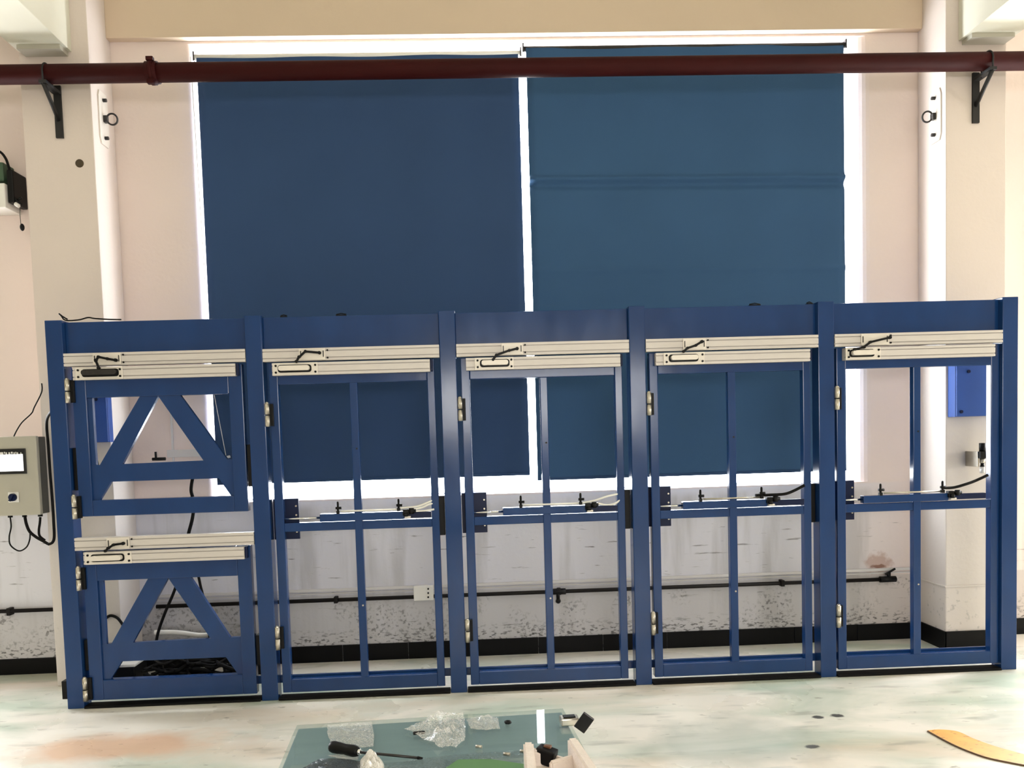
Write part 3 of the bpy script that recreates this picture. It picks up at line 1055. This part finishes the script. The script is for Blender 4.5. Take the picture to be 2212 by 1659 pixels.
a, b = at(2066, 776, .36), at(2150, 898, .36)
cabinet('blue wall cabinet on the right column behind the fifth bay', a.x, b.x + .04, b.z, b.z + .36, .36)
a, b = at(178, 850, .38), at(235, 955, .38)
cabinet('blue wall cabinet on the left column behind the first bay', a.x, b.x, b.z, b.z + .34, .38)

# air regulator on the right column and its fittings
yr = .33
c = at(2122, 1000, yr)
t = thing('air_regulator', 'black and silver air regulator on the right column', 'regulator', (c.x, yr, at(2122, 1022, yr).z))
q = [at(2122, y, yr) for y in (957, 975, 990, 1000, 1008, 1022)]
MB().cyl(q[0], q[1], .018, 14).build('adjusting_knob', 'black', t)
MB().box(c.x - .024, c.x + .024, yr - .02, yr + .03, q[2].z, q[1].z, .003).build('regulator_body', 'black', t)
MB().cyl(q[2], q[3], .015, 14).build('collar', 'steel', t)
mb = MB().cyl(q[3], q[4], .010, 12)
mb.ball(q[4], .014)
mb.build('valve', 'black', t)
MB().cyl(q[4], q[5], .014, 14).build('filter_bowl', 'white', t)
MB().box(c.x - .030, c.x - .020, yr, CF, q[4].z, q[1].z, .002).build('mounting_bracket', 'steel', t)

cable('hose', 'pair of black hoses hanging behind the upper left door', [(416, 1034), (413, 1060), (419, 1085), (416, 1118), (408, 1150), (405, 1165)], .010, y=.35, cat='hose')
cable('hose', 'black hose slanting down to the floor behind the lower left door', [(430, 1180), (424, 1212), (432, 1260), (438, 1285), (444, 1320), (452, 1370, .35), (455, 1425, .35)], .008, y=.35, cat='hose')
cable('hose', 'black hose crossing diagonally behind the lower left A brace', [(404, 1210), (385, 1255), (372, 1288), (356, 1325), (342, 1365), (335, 1400)], .0085, y=.30, cat='hose')
cable('hose', 'black hose end curling behind the lower left stile', [(226, 1338), (238, 1330), (252, 1334), (262, 1345), (270, 1358), (284, 1380), (300, 1420), (322, 1464)], .0085, y=.442, cat='hose')
cable('hose', 'black hose behind the upper left stile', [(176, 862), (184, 900), (200, 915), (205, 950), (207, 985), (212, 1008), (214, 1060)], .006, y=.094, cat='hose')
c = at(320, 993, .55)
t = thing('air_tap', 'small black air tap on the wall behind the upper A brace', 'tap', (c.x, WY, c.z))
MB().cyl((c.x, WY, c.z), (c.x, WY - .07, c.z), .009, 10).build('stem', 'black', t)
mb = MB().cyl((c.x - .03, WY - .06, c.z), (c.x + .05, WY - .06, c.z), .010, 10)
mb.cyl((c.x - .008, WY - .06, c.z), (c.x - .008, WY - .06, c.z + .045), .007, 10)
mb.build('handle', 'black', t)

# cable heap and boxes on the floor behind the lower left door
c = at(277, 1440, .28)
t = thing('junction_box', 'black box with a pale lid on the floor behind the lower left door', 'box', (c.x, .30, 0))
MB().box(c.x - .075, c.x + .06, .22, .40, 0, .160, .006).build('housing', 'black', t)
MB().box(c.x - .078, c.x + .064, .217, .404, .160, .176, .005).build('lid', 'white', t)
mb = MB()
for i in range(16):
    rr = random.Random(20 + i)
    pts = []
    x = c.x + .10 + rr.uniform(0, .08)
    z = .02 + .009 * i
    for j in range(8):
        pts.append((x + j * .074, .20 + rr.uniform(0, .17), max(.012, z + rr.uniform(-.01, .045))))
    mb.tube(curve(pts, 6), rr.uniform(.007, .012), 8)
o = tag(mb.build('cable_heap', 'rubber'), 'heap of black cables on the floor behind the lower left door', 'cables')
o['kind'] = 'stuff'
tag(MB().box(c.x + .50, c.x + .70, .52, .62, .0, .15, .006).build('crate', 'black'), 'black crate behind the heap of black cables', 'crate')
a = at(330, 1366, .42)
tag(MB().tube(curve([at(334, 1366, .42), at(380, 1366, .42), at(430, 1372, .42), at(458, 1370, .42)]), .014, 10).build('tube', 'white'), 'white plastic tube lying behind the lower A brace', 'tube')
# stand that carries the tube: a low trestle
a, b = at(338, 1376, .42), at(455, 1380, .42)
t = thing('trestle', 'low black trestle under the white tube behind the lower left door', 'trestle', ((a.x + b.x) / 2, .42, 0))
MB().box(a.x, b.x, .405, .435, b.z - .02, b.z - .001, .003).build('bar', 'black', t)
for x in (a.x + .01, b.x - .03):
    MB().box(x, x + .02, .408, .432, 0, b.z - .02, .002).build('leg', 'black', t)

# ------------------------------------------------------------------ yellow arc on the floor
outer = [at(x, y, Z=0) for x, y in ((2004, 1581), (2022, 1591), (2050, 1606), (2085, 1622), (2130, 1638), (2175, 1648), (2230, 1658), (2330, 1672))]
inner = [at(x, y, Z=0) for x, y in ((2004, 1579), (2030, 1577), (2068, 1581), (2102, 1596), (2140, 1610), (2180, 1622), (2230, 1634), (2330, 1650))]
mb = MB()
va = [mb.bm.verts.new((p.x, p.y, .003)) for p in curve(outer, 5)]
vb = [mb.bm.verts.new((p.x, p.y, .003)) for p in curve(inner, 5)]
va0 = [mb.bm.verts.new((v.co.x, v.co.y, 0)) for v in va]
vb0 = [mb.bm.verts.new((v.co.x, v.co.y, 0)) for v in vb]
for i in range(len(va) - 1):
    mb.bm.faces.new((va[i], va[i + 1], vb[i + 1], vb[i]))
    mb.bm.faces.new((va[i], va0[i], va0[i + 1], va[i + 1]))
    mb.bm.faces.new((vb[i], vb[i + 1], vb0[i + 1], vb0[i]))
fm = mb.build('floor_marking', 'yellow')
tag(fm, 'curved yellow marking on the floor at lower right', 'floor marking')
MB().tube([p + Vector((0, 0, .003)) for p in curve(outer, 5)], .004, 6).build('worn_edge', 'edge', fm)

# ------------------------------------------------------------------ table with the glass sheet
TZ = .70
tl, tr = at(641, 1566, Z=TZ), at(1216, 1530, Z=TZ)
ang = math.atan2(tr.y - tl.y, tr.x - tl.x)
ex, ey = Vector((math.cos(ang), math.sin(ang), 0)), Vector((math.sin(ang), -math.cos(ang), 0))
wid = (tr - tl).length


def tp(u_, v_, z=0):
    return Vector(tl) + ex * u_ + ey * v_ + Vector((0, 0, z))


def slab(name, m, u0, u1, v0, v1, z0, z1, parent, bev=.003):
    c = tp((u0 + u1) / 2, (v0 + v1) / 2, (z0 + z1) / 2)
    return MB().obox(c, u1 - u0, v1 - v0, z1 - z0, Matrix.Rotation(ang, 3, 'Z'), bev).build(name, m, parent)


LEN = 1.15
t = thing('work_table', 'low work table in the foreground under the glass sheet', 'table', (tp(wid / 2, LEN / 2).x, tp(wid / 2, LEN / 2).y, 0))
slab('table_top', 'wood', .004, wid - .004, .004, LEN, -.036, -.0085, t)
for u_, v_ in ((.03, .03), (wid - .07, .03), (.03, LEN - .07), (wid - .07, LEN - .07)):
    slab('leg', 'dark', u_, u_ + .04, v_, v_ + .04, -TZ, -.036, t)
slab('apron', 'dark', .05, wid - .05, .035, .055, -.10, -.036, t)
tag(slab('glass_sheet', 'sheetglass', 0, wid, 0, LEN + .004, -.008, 0, None, .0015), 'greenish glass sheet covering the work table', 'glass sheet')


def crumple(name, label, cat, poly, h, m, seed, group=None, z0=TZ, fine=.55):
    """a crumpled film: px outline on the table filled with a creased surface"""
    P2 = [at(x, y, Z=z0) for x, y in poly]
    cx = sum((p.x for p in P2)) / len(P2)
    cy = sum((p.y for p in P2)) / len(P2)
    mb = MB()
    nr, na = 9, 44
    rim = []
    k = len(P2)
    for j in range(na):
        s_ = j / na * k
        i = int(s_)
        p = P2[i % k].lerp(P2[(i + 1) % k], s_ - i)
        rim.append((p.x - cx, p.y - cy))
    rings = []
    for i in range(1, nr + 1):
        q = i / nr
        row = []
        for j, (dx, dy) in enumerate(rim):
            jit = 1 + .06 * noise.noise(Vector((dx * 60, dy * 60, seed)))
            x, y = cx + dx * q * jit, cy + dy * q * jit
            nz = abs(noise.noise(Vector((x * 15, y * 15, seed)))) * (1.5 - fine) + abs(noise.noise(Vector((x * 48, y * 48, seed + 5)))) * fine
            z = z0 + .0015 + h * nz * (1 - q ** 3 * .8)
            row.append(mb.bm.verts.new((x, y, z)))
        rings.append(row)
    ctr = mb.bm.verts.new((cx, cy, z0 + h * .5))
    for j in range(na):
        mb.bm.faces.new((ctr, rings[0][j], rings[0][(j + 1) % na]))
        for i in range(nr - 1):
            mb.bm.faces.new((rings[i][j], rings[i + 1][j], rings[i + 1][(j + 1) % na], rings[i][(j + 1) % na]))
    return tag(mb.build(name, m), label, cat, group)


crumple('plastic_bag', 'clear plastic bag lying flat behind the screwdriver', 'plastic bag', [(707, 1567), (760, 1563), (803, 1561), (808, 1590), (806, 1614), (770, 1618), (716, 1612), (708, 1588)], .012, 'film', 3, 'plastic bags on the glass')
crumple('plastic_bag', 'large crumpled clear plastic bag in the middle of the glass', 'plastic bag', [(874, 1581), (905, 1566), (938, 1552), (960, 1543), (1002, 1546), (1006, 1572), (1003, 1604), (985, 1618), (945, 1617), (915, 1600), (890, 1586)], .055, 'film', 8, 'plastic bags on the glass')
crumple('plastic_bag', 'small crumpled bag right of the large plastic bag', 'plastic bag', [(1008, 1556), (1040, 1548), (1076, 1552), (1080, 1576), (1050, 1580), (1016, 1577)], .03, 'film', 12, 'plastic bags on the glass')
crumple('film_ball', 'crumpled white film ball below the screwdriver', 'plastic film', [(778, 1646), (795, 1636), (815, 1638), (830, 1652), (826, 1680), (780, 1682)], .035, 'foil', 17, fine=1.3)
crumple('film_strip', 'thin creased clear strip just below the screwdriver handle', 'plastic film', [(708, 1634), (740, 1628), (776, 1636), (772, 1643), (735, 1641)], .006, 'film', 19)
crumple('antistatic_bag', 'dark grey bag at the front edge of the glass', 'plastic bag', [(652, 1662), (690, 1641), (735, 1640), (786, 1646), (800, 1690), (640, 1700)], .008, 'darkfilm', 23)
crumple('antistatic_bag', 'grey film sheet lying between the screwdriver and the foam box', 'plastic bag', [(835, 1652), (905, 1640), (1000, 1630), (1130, 1622), (1132, 1634), (1010, 1646), (930, 1690), (835, 1690)], .003, 'haze', 29)
gp = [at(x, y, Z=TZ + .006) for x, y in ((955, 1664), (990, 1641), (1060, 1640), (1140, 1652), (1140, 1700), (940, 1700))]
mb = MB()
a_ = [mb.bm.verts.new((p.x, p.y, TZ + .0045)) for p in gp]
b_ = [mb.bm.verts.new((p.x, p.y, TZ + .0065)) for p in gp]
mb.bm.faces.new(a_)
mb.bm.faces.new(b_)
for i in range(6):
    mb.bm.faces.new((a_[i], a_[(i + 1) % 6], b_[(i + 1) % 6], b_[i]))
tag(mb.build('card', 'green'), 'green card at the front of the glass beside the foam box', 'card')
c = at(905, 1583, Z=TZ + .006)
tag(MB().obox(c, .030, .010, .008, Matrix.Rotation(ang + .1, 3, 'Z'), .004).build('rubber_grommet', 'black'), 'small black part at the left tip of the large plastic bag', 'part')

# screwdriver
sa, sb, s_end = at(714, 1612, Z=TZ + .014), at(774, 1624, Z=TZ + .014), at(902, 1637, Z=TZ + .006)
t = thing('screwdriver', 'screwdriver with black handle and long thin shaft on the glass', 'screwdriver', (sa.x, sa.y, TZ))
ax = (sb - sa)
MB().tube([sa + ax * q for q in (0, .04, .12, .3, .5, .68, .82, .95, 1)], [.008, .0125, .0138, .0135, .012, .0130, .0138, .0115, .0095], 12).build('handle', 'black', t)
MB().tube([sb - ax * .01, sb + ax * .10], [.0085, .006], 12).build('ferrule', 'chrome', t)
MB().tube([sb + ax * .08, sb.lerp(s_end, .6), s_end], [.0032, .0032, .0030], 10).build('shaft', 'dark', t)
MB().tube([s_end, s_end + (s_end - sb).normalized() * .012], [.0042, .0022], 8).build('tip', 'black', t)

# small nut
c = at(1097, 1560, Z=TZ + .004)
mb = MB()
mb.ring(c, (0, 0, 1), .0065, .0035, 6, 6)
tag(mb.build('nut', 'black'), 'tiny black nut alone on the glass', 'nut')
for i, (x, y) in enumerate(((1028, 1612), (1088, 1628), (1124, 1622))):
    c = at(x, y, Z=TZ + .005)
    tag(MB().cyl(c, c + Vector((.014, -.006, .0)), .004, 8).build('screw', 'steel'), ('loose screw near the lower right of the large bag', 'loose screw on the grey film sheet', 'loose screw touching the left side of the foam box')[i], 'screw', 'loose screws on the glass')

# open tin case
c0, c1 = at(1213, 1567, Z=TZ), at(1246, 1562, Z=TZ)
t = thing('tin_case', 'small open dark tin case at the right back corner of the glass', 'case', (c0.x, c0.y, TZ))
MB().obox(((c0 + c1) / 2) + Vector((0, 0, .010)), .045, .034, .018, Matrix.Rotation(ang, 3, 'Z'), .003).build('tray', 'steel', t)
mb = MB().obox(((c0 + c1) / 2) + Vector((0, 0, .0205)), .030, .018, .003, Matrix.Rotation(ang, 3, 'Z'), .001)
mb.build('tray_insert', 'black', t)
cl = at(1257, 1566, Z=TZ + .022)
MB().obox(cl + Vector((.006, .004, .004)), .030, .007, .044, Matrix.Rotation(ang - .3, 3, 'Z') @ Matrix.Rotation(.62, 3, 'Y'), .002).build('lid', 'tin', t)

# foam packing box with a part in it
t = thing('foam_box', 'white moulded foam packing box on the right of the glass', 'foam box', at(1215, 1640, Z=TZ))
FZ = .075


def wallseg(p, q, th, h0, h1):
    """a foam wall from p to q with sloping top"""
    p, q = Vector(p), Vector(q)
    d = (q - p).normalized()
    nrm = Vector((-d.y, d.x, 0)) * th / 2
    mb = MB()
    lo = [p + nrm, p - nrm, q - nrm, q + nrm]
    hi = [p + nrm, p - nrm, q - nrm, q + nrm]
    A = [mb.bm.verts.new((v.x, v.y, TZ + .0015)) for v in lo]
    B = [mb.bm.verts.new((v.x, v.y, TZ + (h0 if i < 2 else h1))) for i, v in enumerate(hi)]
    mb.bm.faces.new(A[::-1])
    mb.bm.faces.new(B)
    for i in range(4):
        mb.bm.faces.new((A[i], A[(i + 1) % 4], B[(i + 1) % 4], B[i]))
    bmesh.ops.bevel(mb.bm, geom=mb.bm.edges[:], offset=.004, segments=2, affect='EDGES')
    return mb


fl0, fl1 = at(1141, 1602, Z=TZ + .06), at(1150, 1700, Z=TZ + .06)
fr0, fr1 = at(1236, 1602, Z=TZ + .055), at(1296, 1700, Z=TZ + .055)
wallseg(fl0, fl1, .022, .060, .072).build('side_wall', 'foam', t)
wallseg(fr0, fr1, .022, .064, .070).build('side_wall', 'foam', t)
wallseg(fl0 + Vector((.005, -.008, 0)), fr0 + Vector((-.005, -.008, 0)), .016, .050, .018).build('back_wall', 'foam', t)
pa, pb = at(1188, 1655, Z=TZ + .03), at(1258, 1640, Z=TZ + .03)
wallseg(pa, pb, .014, .040, .045).build('divider', 'foam', t)
mb = MB()
f1 = [Vector((p.x, p.y, 0)) for p in (fl0, fr0, fr1, fl1)]
A = [mb.bm.verts.new((p.x, p.y, TZ + .0012)) for p in f1]
B = [mb.bm.verts.new((p.x, p.y, TZ + .012)) for p in f1]
mb.bm.faces.new(A)
mb.bm.faces.new(B)
for i in range(4):
    mb.bm.faces.new((A[i], A[(i + 1) % 4], B[(i + 1) % 4], B[i]))
mb.build('base', 'foam', t)
c = at(1180, 1632, Z=TZ + .03)
t = thing('motor', 'small black motor with a brown spot lying in the foam box', 'motor', c)
MB().obox(c, .042, .030, .034, Matrix.Rotation(ang - .55, 3, 'Z') @ Matrix.Rotation(.2, 3, 'Y'), .004).build('motor_body', 'black', t)
MB().obox(c + Vector((.004, .004, .018)), .016, .012, .006, Matrix.Rotation(ang - .55, 3, 'Z'), .002).build('terminal', 'brown', t)
